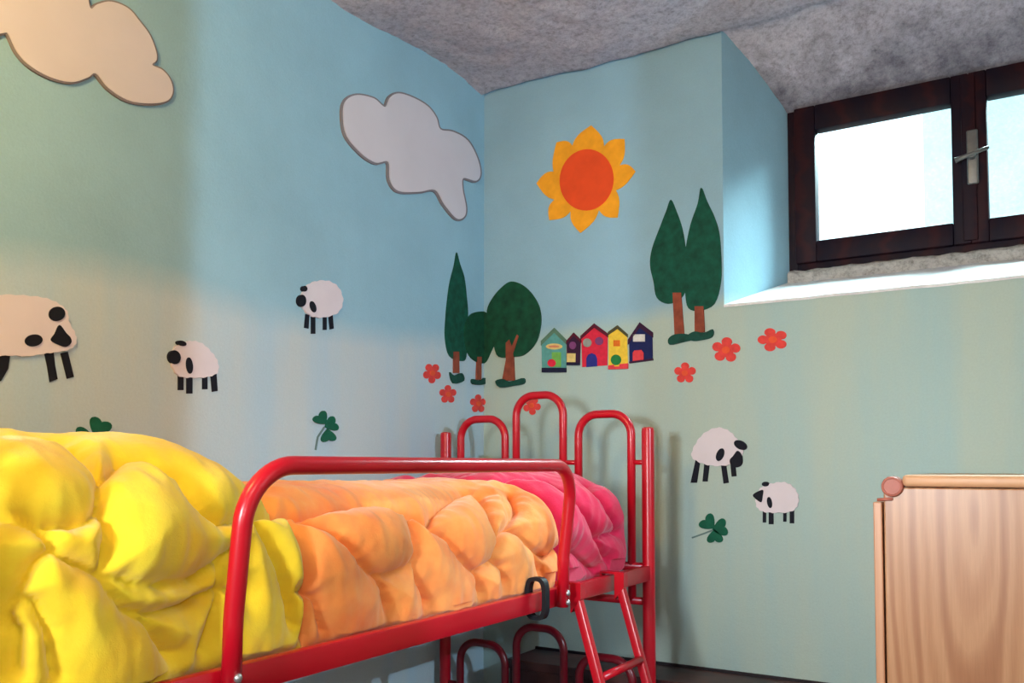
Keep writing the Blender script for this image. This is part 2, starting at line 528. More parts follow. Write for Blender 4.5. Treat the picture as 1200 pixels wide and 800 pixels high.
# ------------------------------------------------------------ wall murals
def catmull(pts, n=6):
    out = []
    L = len(pts)
    for i in range(L):
        p0, p1, p2, p3 = (Vector(pts[(i + k - 1) % L]) for k in range(4))
        for j in range(n):
            t = j / n
            out.append(tuple(0.5 * ((2 * p1) + (p2 - p0) * t + (2 * p0 - 5 * p1 + 4 * p2 - p3) * t * t + (3 * p1 - p0 - 3 * p2 + p3) * t ** 3)))
    return out
def ell(cx, cy, rx, ry, tilt=0, n=24):
    c, s = math.cos(math.radians(tilt)), math.sin(math.radians(tilt))
    return [(cx + rx * math.cos(a) * c - ry * math.sin(a) * s, cy + rx * math.cos(a) * s + ry * math.sin(a) * c) for a in [2 * math.pi * k / n for k in range(n)]]
def rect(x0, y0, x1, y1): return [(x0, y0), (x1, y0), (x1, y1), (x0, y1)]
def clip(poly, sign):
    out = []
    f = lambda p: sign * (p[0] - corner_px(p[1]))
    for i in range(len(poly)):
        a, b = poly[i], poly[(i + 1) % len(poly)]
        fa, fb = f(a), f(b)
        if fa >= 0: out.append(a)
        if (fa >= 0) != (fb >= 0):
            t = fa / (fa - fb)
            out.append((a[0] + (b[0] - a[0]) * t, a[1] + (b[1] - a[1]) * t))
    return out
def grow(pts, d):
    """push a closed px outline outwards"""
    A = sum(a[0] * b[1] - b[0] * a[1] for a, b in zip(pts, pts[1:] + pts[:1]))
    s = 1 if A > 0 else -1
    out = []
    L = len(pts)
    for i in range(L):
        a, b = Vector(pts[i - 1]), Vector(pts[(i + 1) % L])
        t = (b - a)
        if t.length < 1e-6: out.append(pts[i]); continue
        t.normalize()
        out.append((pts[i][0] + s * t.y * d, pts[i][1] - s * t.x * d))
    return out
def cut(name, pts, mat, parent, lv=0, thick=.002, smooth=0):
    """a flat painted shape laid on the wall it belongs to; lv stacks the coats"""
    if smooth: pts = catmull(pts, smooth)
    base = .0008 + lv * .0022
    bm = bmesh.new()
    for side in (-1, 1):
        poly = clip(pts, side)
        if len(poly) < 3: continue
        if side < 0: w = [on_x(*p) for p in poly]; nrm = Vector((1, 0, 0))
        else: w = [on_y(*p) for p in poly]; nrm = Vector((0, -1, 0))
        poly2 = [Vector(p) for p in poly]
        cv, ce, cf = delaunay_2d_cdt(poly2, [], [list(range(len(poly2)))], 1, 1e-4)[:3]
        top = [bm.verts.new((on_x(v.x, v.y) if side < 0 else on_y(v.x, v.y)) + nrm * (base + thick)) for v in cv]
        for f in cf: bm.faces.new([top[k] for k in f])
        lo = [bm.verts.new(p - nrm * .001) for p in w]
        hi = [bm.verts.new(p + nrm * (base + thick)) for p in w]
        for i in range(len(w)):
            j = (i + 1) % len(w)
            bm.faces.new((lo[i], lo[j], hi[j], hi[i]))
    bmesh.ops.remove_doubles(bm, verts=bm.verts, dist=1e-5)
    return link_bm(name, bm, mat, parent)
def wp(px, py): return on_x(px, py) if px < corner_px(py) else on_y(px, py)
def mural(name, label, cat, px, py, group=None):
    return thing(name, label, cat, wp(px, py), group)

# clouds
c_left = [(-70, 25), (-75, -20), (-40, -55), (10, -65), (60, -52), (95, -22), (103, 10), (112, 6), (128, 3), (148, 11), (162, 27), (173, 42), (180, 60), (181, 71), (176, 77),
          (188, 83), (197, 94), (200, 108), (193, 119), (172, 122), (147, 118), (125, 104), (110, 87), (100, 92), (82, 97), (58, 92), (34, 79), (18, 62), (8, 42), (0, 40), (-35, 48)]
c_mid = [(400, 135), (403, 119), (416, 112), (436, 116), (449, 126), (455, 115), (465, 110), (482, 115), (499, 125), (509, 138), (514, 152), (529, 155), (546, 165), (557, 185),
         (561, 203), (556, 212), (541, 209), (540, 222), (544, 243), (542, 254), (533, 256), (519, 240), (508, 223), (489, 225), (465, 224), (455, 211), (453, 190), (438, 191), (421, 180), (404, 159)]
for pts, lb, c in ((c_left, 'large tan cloud cutout high on the left wall, cut by the picture edge', (70, 50)), (c_mid, 'white cloud cutout with a pointed tail beside the wall corner', (480, 170))):
    t = mural('cloud_cutout', lb, 'cloud decoration', *c)
    p = catmull(pts, 5)
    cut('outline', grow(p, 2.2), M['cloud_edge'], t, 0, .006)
    cut('cloud_face', p, M['cloud'], t, 2.6, .003)
# sun
t = mural('sun_painting', 'orange sun with eight yellow rays painted on the back wall', 'sun painting', 688, 211)
tips = [(693, 147), (732, 163), (745, 201), (724, 255), (680.5, 273), (644, 258), (629, 215), (652.5, 167)]
val = [(708, 172), (726, 194), (722, 223), (702, 246), (669, 247), (650, 234), (649, 201), (671, 171)]
out = []
cen = Vector((688, 211))
for i in range(8):
    v0 = Vector(val[i - 1]); tp = Vector(tips[i]); v1 = Vector(val[i])
    for k in range(6):
        s = k / 6; q = v0.lerp(tp, s); side = (v0 - v1).normalized()
        out.append(tuple(q + side * 4.5 * math.sin(math.pi * s)))
    for k in range(6):
        s = k / 6; q = tp.lerp(v1, s)
        out.append(tuple(q + (v1 - v0).normalized() * 4.5 * math.sin(math.pi * s)))
cut('sun_rays', out, M['sun_o'], t, 0)
cut('sun_disc', ell(688, 211, 31.5, 36, 8, 40), M['sun_r'], t, 1)

# trees
def tree(label, crown, trunk, grass, lv=0, mat='leaf', lv_t=None):
    c = (sum(p[0] for p in grass) / len(grass), max(p[1] for p in grass))
    t = mural('tree_painting', label, 'tree painting', *c, group=None)
    cut('crown', crown, M[mat], t, lv, smooth=4)
    cut('trunk', trunk, M['trunk'], t, lv + (1 if lv_t is None else lv_t))
    cut('grass_tuft', grass, M['grass_paint'], t, lv + 2, smooth=3)
tree('slim tall cypress painted at left of the wall corner', [(534.6, 295.7), (538.6, 309), (543.8, 325), (546.4, 346), (548, 367), (547, 390), (546, 418), (540, 423), (526, 417), (521, 396), (521.5, 375), (524, 348), (526.7, 330), (531.5, 311)],
     [(530.7, 412), (537, 412), (537.5, 437), (530.5, 437)], [(526, 436), (531, 440), (540, 437), (542.5, 446), (530, 449)], 0)
tree('small bushy tree painted across the wall corner between two others', [(561, 365), (571, 366.6), (579, 377), (581, 398), (575, 414), (568.7, 425), (558, 424), (549, 416.5), (543.5, 401), (543.5, 382), (550, 369)],
     [(558, 418), (563, 418), (562.6, 445), (557, 445)], [(552, 444), (560, 446), (567, 442.7), (566.5, 450), (553, 450)], 1, 'leaf2')
tree('broad round-crowned tree painted just right of the wall corner', [(600, 330), (613, 334), (625, 345.6), (633, 361), (634.5, 380), (629, 401), (616, 415), (603, 418), (585, 418), (579, 403), (574, 385), (571.5, 364), (579, 348), (589.7, 336)],
     [(601, 406), (607, 392), (609, 394), (602.5, 414), (604, 446), (589.5, 446), (594, 422), (594, 402), (598, 398)], [(582, 446.5), (591, 444), (597, 447), (605.5, 445.5), (615, 443), (615, 449.5), (603, 452), (587, 454)], 2, 'leaf2')
tree('left cypress of the tall pair beside the window recess', [(786.5, 234), (793.6, 249), (800, 268), (804, 291), (807, 315), (805, 336), (798.5, 349.5), (783, 356), (770, 349), (766, 330), (762, 310.5), (764.4, 291), (774, 265), (781, 247)],
     [(788.7, 343), (798.5, 343), (802.4, 393), (791, 394)], [(784, 397), (792, 391.7), (806.6, 391.7), (811, 398), (798.5, 401.5), (785.5, 404)], 0)
tree('right and taller cypress of the pair, touching the window recess', [(822, 220), (829, 236), (837.5, 254), (843, 272), (845.4, 298), (845.2, 330), (837.5, 356), (820, 364), (807, 361), (803.4, 343), (802.5, 315), (804, 291), (810, 262), (818, 239)],
     [(814.7, 359), (825, 359), (826.4, 389), (814.7, 391)], [(806.6, 393.4), (814.7, 388.5), (826, 390), (836, 386), (835, 395), (821, 399), (810, 399)], 1)

# row of houses (zoomed detail coordinates -> photo px)
def hp(pts): return [(620 + x / 7.5, 360 + y / 7.5) for x, y in pts]
def house(label, wallp, wm, roofp, rm, extra):
    xs = [p[0] for p in wallp]; ys = [p[1] for p in wallp]
    c = hp([((min(xs) + max(xs)) / 2, max(ys))])[0]
    t = mural('house_painting', label, 'house painting', *c, group='little painted houses in a row on the back wall')
    cut('house_wall', hp(wallp), M[wm], t, 0)
    cut('roof', hp(roofp), M[rm], t, 1)
    for i, (nm, p, m, lv) in enumerate(extra): cut(nm, hp(p), M[m], t, lv)
def roofband(l, a, r, w=26): return [l, a, r, (r[0], r[1] + w), (a[0], a[1] + w * 1.1), (l[0], l[1] + w)]
house('teal house painting with a green gable, leftmost of the row', [(112, 300), (225, 190), (325, 285), (330, 570), (118, 570)], 'teal', roofband((108, 296), (225, 180), (330, 286), 40), 'roofgreen',
      [('window', ell(225, 345, 72, 26), 'cream', 1), ('window_stripe', ell(225, 345, 48, 10), 'pinkish', 2), ('panel', rect(205, 395, 285, 525), 'lime', 1), ('door', ell(205, 490, 36, 34), 'hred', 2), ('base', rect(118, 532, 330, 572), 'hnavy', 2)])
house('narrow dark house painting squeezed between the teal and red houses', [(332, 300), (395, 235), (455, 290), (450, 508), (335, 508)], 'hplum', roofband((330, 296), (395, 222), (462, 288), 26), 'maroon',
      [('window', ell(388, 336, 30, 34), 'purple', 1), ('door', rect(338, 405, 412, 482), 'cream', 1), ('base', rect(335, 488, 450, 510), 'hnavy', 2)])
house('wide red house painting with a blue door in mid row', [(462, 250), (575, 160), (692, 235), (690, 510), (470, 525)], 'hred', roofband((455, 252), (575, 142), (698, 232), 34), 'maroon',
      [('window', ell(515, 312, 38, 38), 'grey', 1), ('window', ell(620, 297, 36, 36), 'purple', 1), ('door', [(508, 525), (508, 450), (522, 418), (555, 402), (588, 418), (602, 450), (602, 518)], 'hblue', 1)])
house('yellow house painting with a green door, fourth in the row', [(700, 215), (780, 172), (862, 230), (872, 540), (702, 545)], 'yellow', roofband((696, 218), (780, 158), (870, 236), 30), 'olive',
      [('window', rect(746, 290, 802, 342), 'orange', 1), ('door', ell(768, 462, 46, 46), 'hgreen', 1), ('base', [(700, 512), (752, 505), (752, 520), (800, 520), (800, 500), (874, 492), (874, 540), (702, 546)], 'hcoral', 2)])
house('navy blue house painting with a white window, rightmost of the row', [(880, 270), (975, 145), (1085, 215), (1090, 462), (885, 490)], 'navy', roofband((872, 285), (975, 132), (1092, 222), 44), 'hplum',
      [('window', rect(918, 238, 1022, 302), 'white', 1), ('door', [(915, 480), (915, 400), (930, 380), (990, 375), (1010, 400), (1010, 466)], 'hcoral', 1), ('base', [(885, 478), (1092, 450), (1094, 466), (887, 494)], 'hplum', 2)])

# flowers
def flower(label, cx, cy, rx, ry, rot, lobes=5):
    t = mural('flower_painting', label, 'flower painting', cx, cy, group='small coral flowers painted on the walls')
    pts = []
    for k in range(lobes * 12):
        a = 2 * math.pi * k / (lobes * 12)
        r = .50 + .50 * abs(math.cos(lobes * a / 2)) ** .55
        pts.append((cx + rx * r * math.cos(a + math.radians(rot)), cy + ry * r * math.sin(a + math.radians(rot))))
    cut('petals', pts, M['coral'], t, 0)
    cut('flower_centre', ell(cx, cy, rx * .28, ry * .28), M['coral_c'], t, 1)
flower('coral flower painting at far left, below the slim cypress', 506, 437, 10.5, 12, 20)
flower('coral flower painting under the grass of the slim cypress', 524.5, 462, 10, 11, -90)
flower('coral flower painting right above the left bed hoop', 560, 473, 9.5, 11, -90)
flower('coral flower painting seen through the tall middle bed hoop', 623.5, 475, 10.5, 11, -60)
flower('coral flower painting, lowest below the two cypresses', 803, 437, 13, 12.5, -90)
flower('coral flower painting right of the cypress grass', 851, 410, 17, 15, -85)
flower('coral flower painting under the window sill, farthest right', 906, 398, 18, 14, -36)

# clovers
def heart(cx, cy, r, ang, sq=1.0):
    """three-leaf clover leaflet, point at the stem side"""
    pts = []
    for k in range(28):
        a = 2 * math.pi * k / 28
        x = 16 * math.sin(a) ** 3 / 17; y = -(13 * math.cos(a) - 5 * math.cos(2 * a) - 2 * math.cos(3 * a)) / 17
        y = y * sq
        c, s = math.cos(ang), math.sin(ang)
        pts.append((cx + r * (x * c - y * s), cy + r * (x * s + y * c)))
    return pts
def clover(label, leaves, stem):
    t = mural('clover_painting', label, 'clover painting', *stem[0])
    mx = sum(l[0] for l in leaves) / 3; my = sum(l[1] for l in leaves) / 3
    a, b = Vector(stem[0]), Vector(stem[-1])
    n = Vector((-(b - a).y, (b - a).x)).normalized()
    L = [Vector(p) for p in stem]
    cut('stem', [tuple(p + n * 1.0) for p in L] + [tuple(p - n * .9) for p in L[::-1]], M['stem_paint'], t, 0)
    for x, y, r in leaves:
        ang = math.atan2(x - mx, -(y - my))
        cut('leaflet', heart(x, y, r, ang), M['clover'], t, 1)
clover('green clover painting on the left wall peeping over the yellow quilt', [(116, 500, 14), (97, 512, 13), (120, 524, 11)], [(108, 510), (100, 522), (90, 540)])
clover('green clover painting on the left wall above the guard rail', [(375.5, 490, 9.5), (388, 497, 9.5), (384, 511, 9.5)], [(380, 500), (372, 512), (369.5, 527)])
clover('green clover painting on the back wall below two sheep', [(830, 612, 11), (845, 618, 11), (838, 629, 10)], [(838, 620), (825, 625), (811, 630)])

# sheep
def sheep(label, body, dark, c):
    t = mural('sheep_cutout', label, 'sheep decoration', *c, group='white sheep with black faces and legs on the walls')
    p = catmull(body, 6)
    # woolly edge
    q = []
    for i, (x, y) in enumerate(p):
        g = .5 * math.sin(i * 1.9)
        q.append((x, y))
    q = [a for a in grow(q, .0)]
    ed = [(pp[0] + (g[0] - pp[0]) * (.5 + .5 * math.sin(i * 1.7)), pp[1] + (g[1] - pp[1]) * (.5 + .5 * math.sin(i * 1.7))) for i, (pp, g) in enumerate(zip(q, grow(q, 1.1)))]
    for nm, pts in dark:
        if nm == 'leg': cut(nm, pts, M['black_paint'], t, 0)
    cut('fleece', ed, M['white_cut'], t, 1.2, .003)
    for nm, pts in dark:
        if nm != 'leg': cut(nm, pts, M['black_paint'], t, 3)
def legs(*r): return [('leg', rect(*a)) if len(a) == 4 and not isinstance(a[0], tuple) else ('leg', list(a)) for a in r]
sheep('largest sheep cutout on the left wall, cut off by the picture edge', [(-72, 395), (-66, 365), (-40, 350), (0, 346), (30, 347), (52, 350), (68, 357), (77, 366), (79, 378), (86, 391), (87, 402), (79, 409), (65, 412), (50, 414), (30, 417), (10, 416), (-20, 418), (-55, 416)],
      [('ear', ell(64.5, 368, 9.6, 8.4, -15)), ('ear', ell(37.3, 399, 10.3, 7, -8)), ('face', catmull([(67.4, 381), (62, 391), (57.5, 398.5), (66, 404), (75, 406.5), (81, 402), (80.5, 396), (75, 390)], 4))]
      + legs(((51, 411), (62, 411), (64, 428), (67, 444), (57.8, 447.5), (55, 430)), ((70.5, 414), (79, 412), (86, 441.6), (78, 443.8)), ((-14, 415), (11.5, 415), (9, 432), (1, 446), (-10, 451)), ((-48, 415), (-34, 415), (-36, 448), (-47, 448))), (20, 447))
sheep('lower sheep cutout on the left wall, right of the largest sheep', [(211, 403), (223, 400), (235, 403), (246, 413), (253, 424), (253, 436), (242, 441), (226, 442), (211, 441), (203, 434), (199, 420), (203, 408)],
      [('face', ell(202.4, 418.6, 7, 8.2, -15)), ('ear', ell(210.7, 402.3, 5.6, 3, 15)), ('ear', ell(219.8, 428.4, 3.9, 9.6, -6))]
      + legs((208, 439, 214.5, 457), (218, 440, 225, 461), (236.6, 439, 242.6, 456), ((246, 438), (253, 436), (254.5, 458), (248, 459))), (228, 460))
sheep('small sheep cutout high on the left wall above a clover', [(358, 336), (369.7, 330), (384, 330), (395.5, 338), (400, 353), (394, 366), (378, 371.5), (364, 370), (355, 362), (352, 350)],
      [('face', ell(351.6, 352.5, 5, 7)), ('ear', ell(354.8, 338.5, 3.2, 3.4)), ('ear', ell(364.7, 359.6, 3.4, 6.8, -18))]
      + legs(((357.5, 368), (362, 369), (361, 385), (356, 384)), (364, 370, 369, 391), (378, 369, 382.3, 386.5), ((384, 367), (389, 366), (390.6, 385), (386, 386))), (375, 390))
sheep('sheep cutout facing right, upper one of two on the back wall', [(811.5, 534), (816, 520.5), (826, 508), (841, 501.4), (854, 505), (863, 514), (870, 525), (868, 538), (854, 544), (836, 545), (820.5, 541)],
      [('ear', ell(868.4, 521.3, 8, 5, 28)), ('ear', ell(844.8, 532.6, 4.4, 7.8, 22)), ('face', catmull([(865, 528), (860, 534), (856, 539), (858, 545.5), (864, 547.5), (870, 543.5), (870, 533)], 4))]
      + legs(((815.5, 538), (820.5, 543), (817, 565.5), (809.5, 565.5)), ((825.5, 543), (832, 543), (829.5, 564), (823.5, 564)), ((845, 543), (851, 543), (854.3, 565.5), (848, 566.5)), ((856, 541), (862, 543), (863.3, 557.6), (857.6, 558.4))), (840, 566))
sheep('plump sheep cutout facing left, lower one of two on the back wall', [(895, 570), (906, 566.6), (919.5, 565.3), (930, 571), (935.5, 581), (934.5, 592), (926, 599), (906, 600), (893, 598), (887, 591), (888, 578)],
      [('face', catmull([(883, 580), (889, 575.5), (895, 574), (894.5, 581), (893, 588), (888, 585.5)], 4)), ('ear', ell(897.7, 567, 4.2, 2.8)), ('ear', ell(902.6, 588.5, 2.9, 6.6, -10))]
      + legs((894, 598, 898, 612), (901, 598, 906.7, 614), (918, 598, 921.8, 611), (925.6, 597, 930.8, 613)), (910, 614))

# -------------------------------------------------------------- bunk bed
EY, EY2 = -.34, -2.58
XL, XR = .05, .90
bed = thing('bunk_bed', 'red tubular steel bunk bed with arched hoops at its head end', 'bunk bed', (.48, -1.4, 0))
PR = .0215
for x in (XL, XR):
    for y in (EY, EY2):
        bm = bmesh.new()
        add_tube(bm, [(x, y, 0), (x, y, 1.665), (x, y, 1.676), (x, y, 1.68)], [PR, PR, PR * .93, PR * .6], 20)
        p = autosmooth(link_bm('post', bm, M['red'], bed), 50)
        bm = bmesh.new(); add_tube(bm, [(x, y, 0), (x, y, .03)], [PR + .004] * 2, 20)
        autosmooth(link_bm('foot_cap', bm, M['black'], p), 50)
hx = []
for a, b in ((540, 592), (605, 660), (678, 740)):
    hx.append((on_y(a, 560, EY).x, on_y(b, 560, EY).x))
tops = [on_y(566, 491, EY).z, on_y(632, 463, EY).z, on_y(709, 485, EY).z]
def tier(dz, mat, zlow):
    for y in (EY, EY2):
        for (a, b), tz in zip(hx, tops):
            tube('hoop', fillet([(a, y, 1.09 + dz), (a, y, tz + dz), (b, y, tz + dz), (b, y, 1.09 + dz)], .075, 10), .0145, mat, bed)
        tube('crossbar', [(XL, y, 1.09 + dz), (XR, y, 1.09 + dz)], .0135, mat, bed)
        tube('crossbar', [(XL, y, 1.205 + dz), (XR, y, 1.205 + dz)], .0155, mat, bed)
        zl = 1.56 + dz
        for a, b in ((XL, hx[0][0]), (hx[0][1], hx[1][0]), (hx[1][1], hx[2][0]), (hx[2][1], XR)):
            tube('link_bar', [(a, y, zl), (b, y, zl)], .009, mat, bed, 10)
    for x, s in ((XL, 1), (XR, -1)):
        bm = bmesh.new()
        add_box(bm, (x - .012, EY2, 1.162 + dz), (x + .012, EY, 1.213 + dz), .005)
        add_box(bm, (min(x, x + s * .045), EY2, 1.183 + dz), (max(x, x + s * .045), EY, 1.188 + dz), .001)
        autosmooth(link_bm('side_rail', bm, mat, bed))
    for k in range(12):
        y = EY2 + .12 + k * (EY - EY2 - .24) / 11
        bm = bmesh.new(); add_box(bm, (XL + .014, y - .03, 1.188 + dz), (XR - .014, y + .03, 1.196 + dz), .002)
        link_bm('slat', bm, mat, bed)
tier(0, M['red'], 0)
tier(-.845, M['red_shaded'], 0)
# guard rail on the room side
gy0, gy1 = on_x(268, 780, .925).y, on_x(657, 690, .925).y
GZ = 1.55
bm = bmesh.new()
add_tube(bm, fillet([(.930, gy0, 1.165), (.935, gy0, 1.30), (.965, gy0, GZ), (.965, gy1, GZ), (.935, gy1, 1.30), (.930, gy1, 1.165)], .10, 12), .0165, 18)
gr = link_bm('guard_rail', bm, M['red'], bed, smooth=True)
for yy in (gy0, gy1):
    for z in (1.178, 1.203):
        bm = bmesh.new(); add_tube(bm, [(.944, yy, z), (.950, yy, z), (.953, yy, z)], [.0075, .0075, .004], 12)
        link_bm('bolt', bm, M['steel'], gr, smooth=True)
# black rubber clip round the side rail
cy = on_x(628, 690, .91).y
bm = bmesh.new()
n = 36
pth = [(.914 + .020 * math.copysign(abs(math.cos(a)) ** .6, math.cos(a)), 1.200 + .046 * math.copysign(abs(math.sin(a)) ** .6, math.sin(a))) for a in [math.radians(-150 + 330 * k / n) for k in range(n + 1)]]
rows = []
for x, z in pth:
    ox, oz = (x - .914) / .02 * .012, (z - 1.200) / .046 * .010
    rows.append([bm.verts.new(q) for q in ((x, cy - .011, z), (x + ox, cy - .011, z + oz), (x + ox, cy + .011, z + oz), (x, cy + .011, z))])
for A, B in zip(rows, rows[1:]):
    for k in range(4): bm.faces.new((A[k], A[(k + 1) % 4], B[(k + 1) % 4], B[k]))
bm.faces.new(rows[0]); bm.faces.new(rows[-1][::-1])
autosmooth(link_bm('rubber_clip', bm, M['black'], bed), 50)

# ladder hooked over the rail
la_y, lb_y = on_x(671, 695, .925).y, on_x(722, 668, .925).y
ld = thing('bed_ladder', 'short red metal ladder hooked on the bunk side rail near the post', 'ladder', (1.2, (la_y + lb_y) / 2, 0))
dx = .30
for y in (la_y, lb_y):
    bm = bmesh.new()
    add_box(bm, (-.004, -.013, 0), (.022, .013, 1), .004)
    for v in bm.verts:
        z = v.co.z * 1.20
        v.co = Vector((.925 + v.co.x + dx * (1.20 - z) / 1.0, y + v.co.y, z))
    st = autosmooth(link_bm('stile', bm, M['red'], ld))
    bm = bmesh.new()
    pr = [(.957, 1.18), (.957, 1.224), (.905, 1.224), (.876, 1.224), (.876, 1.195), (.882, 1.195), (.882, 1.218), (.925, 1.218), (.925, 1.14)]
    lo = [bm.verts.new((x, y - .014, z)) for x, z in pr]; hi = [bm.verts.new((x, y + .014, z)) for x, z in pr]
    bm.faces.new(lo); bm.faces.new(hi[::-1])
    for i in range(len(pr)):
        j = (i + 1) % len(pr); bm.faces.new((lo[i], lo[j], hi[j], hi[i]))
    link_bm('hook', bm, M['red'], st)
rz0 = on_x(730, 785, 1.02).z
for k in range(4):
    z = rz0 - k * .265
    if z < .08: break
    x = .938 + dx * (1.20 - z)
    tube('rung', [(x, la_y + .012, z), (x, lb_y - .012, z)], .012, M['red'], ld)

# mattresses
tag(box('mattress', (XL + .03, EY2 + .06, .3525), (XR - .04, EY - .05, .49), M['mattress'], bev=.02), 'pale mattress on the lower bunk below the frame edge', 'mattress')

# ---------------------------------------------------------------- quilt
YB, OB = -1.89, -.90           # band limits yellow|orange, orange|pink
QE, QS = -.372, -2.53
Z0 = 1.199
def sm(a, b, x):
    t = np.clip((x - a) / (b - a), 0, 1); return t * t * (3 - 2 * t)
def quilt_base(Y, T):
    """Y along the bed, T in 0..1 from the room-side hem over the top to the wall-side hem"""
    top = 1.585 - (1.585 - 1.482) * sm(-2.13, -1.86, Y) + .03 * sm(-1.10, -.80, Y)
    top = top - .03 * sm(-2.2, -2.6, -(-Y)) * 0
    h = top - Z0
    out = .045 * (1 - sm(-2.30, -2.12, Y))
    xr = .866 + out
    xl = .085
    xc, a = (xr + xl) / 2, (xr - xl) / 2
    e = np.clip((Y - (QE - .18)) / .18, 0, 1); k = (1 - e ** 2.4) ** (1 / 2.4)
    e2 = np.clip(((QS + .12) - Y) / .12, 0, 1); k2 = (1 - e2 ** 2.4) ** (1 / 2.4)
    k = np.maximum(k * k2, .02)
    ph = np.radians(-42 + T * 264)
    n = 2 / 2.9
    c, s = np.cos(ph), np.sin(ph)
    zc = Z0 + h * .40
    X = xc + a * (.35 + .65 * k) * np.sign(c) * np.abs(c) ** np.where(s > 0, n, .18)
    Zu = np.where(s > 0, h * .60 * np.abs(s) ** n, -h * .40 * (np.abs(s) / math.sin(math.radians(42))) ** .8)
    Z = zc + Zu
    Z = Z0 + (Z - Z0) * (.1 + .9 * k)
    return X, Z
NYq, NTq = 420, 230
tt = np.linspace(0, 1, NTq)
# more samples on the room side
tt = tt ** 1.35
ysamp = np.concatenate([np.linspace(QS, YB, 100, endpoint=False), np.linspace(YB, OB, 190, endpoint=False), np.linspace(OB, QE, 115)])
YY, TT = np.meshgrid(ysamp, tt, indexing='ij')
XX, ZZ = quilt_base(YY, TT)
P = np.stack([XX, YY, ZZ], -1)
n0, n1 = P.shape[:2]
flat = [Vector(p) for p in P.reshape(-1, 3)]
qf = []
for i in range(n0 - 1):
    for j in range(n1 - 1):
        a = i * n1 + j
        qf.append((a, a + 1, a + n1 + 1, a + n1))
bvh = BVHTree.FromPolygons(flat, qf)
seams_px = [
 [(352, 608), (385, 618), (405, 632), (420, 648), (432, 664), (445, 675), (452.5, 690), (454, 708)],
 [(445, 675), (462, 674), (480, 667), (490, 650), (489, 627), (480, 605)],
 [(300, 602), (352, 603), (400, 596), (430, 592), (457, 597), (485, 602), (505, 617)],
 [(505, 617), (525, 627), (537, 645), (547, 660), (560, 670), (562, 696)],
 [(505, 617), (507, 597), (530, 582), (545, 576)],
 [(560, 670), (575, 660), (585, 640), (580, 620), (572, 595), (560, 580)],
 [(585, 640), (590, 625), (599, 616), (615, 627), (627, 645), (632, 668)],
 [(599, 616), (607, 595), (597, 577)],
 [(627, 645), (642, 653), (655, 642)],
 [(380, 740), (372, 700), (352, 690)],
 [(500, 706), (492, 680), (490, 660)],
 [(590, 680), (588, 665), (580, 655)],
 [(0, 603), (30, 609), (56, 624), (67.5, 642), (86, 654), (124, 674), (150, 714), (180, 729), (191, 747), (204, 768)],
 [(56, 611), (85, 611), (109, 605), (122, 586), (120, 556), (94, 530), (45, 522), (0, 522)],
 [(120, 556), (139, 537), (157, 541), (210, 560), (240, 597), (262, 612)],
 [(122, 586), (131, 624), (127, 674)],
 [(127, 674), (169, 687), (225, 684), (262, 657), (280, 640)],
 [(150, 714), (191, 721), (225, 710), (259, 691), (280, 690)],
 [(67, 642), (37, 661), (15, 699), (0, 725)],
 [(0, 725), (19, 740), (19, 785)],
 [(15, 699), (41, 710), (60, 740), (67, 792)],
 [(262, 612), (296, 600), (310, 625), (330, 665), (341, 700), (345, 735)],
 [(262, 657), (262, 700), (240, 765)],
 [(675, 590), (691, 612), (701, 632), (708, 655)],
 [(680, 566), (703, 586), (718, 609), (728, 640)],
 [(663, 640), (680, 650), (695, 668)],
 [(701, 632), (718, 625), (740, 622)],
 [(560, 566), (600, 563), (640, 568), (675, 590)],
 [(470, 566), (520, 562), (560, 566)],
]
A_, B_ = [], []
for s in seams_px:
    pts = catmull(s, 1) if False else s
    # refine
    q = []
    for a, b in zip(pts, pts[1:]):
        for k in range(4): q.append((a[0] + (b[0] - a[0]) * k / 4, a[1] + (b[1] - a[1]) * k / 4))
    q.append(pts[-1])
    w = []
    for i, p in enumerate(q):
        p = (p[0] + 2.0 * noise.noise(Vector((p[0] * .08, p[1] * .08, 0))), p[1] + 2.0 * noise.noise(Vector((p[0] * .08, p[1] * .08, 9))))
        hit = bvh.ray_cast(CAM, ray(*p))
        w.append(hit[0])
    for a, b in zip(w, w[1:]):
        if a is not None and b is not None and (a - b).length < .15:
            A_.append(a); B_.append(b)
# seams on the top and wall side that the photo hides or shows edge-on
rs = random.Random(3)
for k in range(9):
    y = -2.45 + k * .235
    w = []
    for i in range(12):
        T = .50 + .45 * i / 11
        yy = y + .07 * math.sin(i * .8 + k * 1.7)
        x, z = quilt_base(np.array([yy]), np.array([T]))
        w.append(Vector((float(x[0]), yy, float(z[0]))))
    for a, b in zip(w, w[1:]): A_.append(a); B_.append(b)
for T0 in (.60, .80):
    w = []
    for i in range(60):
        yy = QS + .05 + (QE - QS - .1) * i / 59
        T = T0 + .04 * math.sin(i * .9)
        x, z = quilt_base(np.array([yy]), np.array([T]))
        w.append(Vector((float(x[0]), yy, float(z[0]))))
    for a, b in zip(w, w[1:]): A_.append(a); B_.append(b)
A_ = np.array([tuple(v) for v in A_]); B_ = np.array([tuple(v) for v in B_])
Q = P.reshape(-1, 3)
D = np.full(len(Q), 9.0)
for a, b in zip(A_, B_):
    ab = b - a; L2 = max(ab.dot(ab), 1e-9)
    t = np.clip(((Q - a) @ ab) / L2, 0, 1)
    d = np.linalg.norm(Q - (a + t[:, None] * ab), axis=1)
    D = np.minimum(D, d)
for yb in (YB, OB):
    wave = .012 * np.sin(Q[:, 2] * 23 + Q[:, 0] * 9)
    D = np.minimum(D, np.abs(Q[:, 1] - yb) + .0)
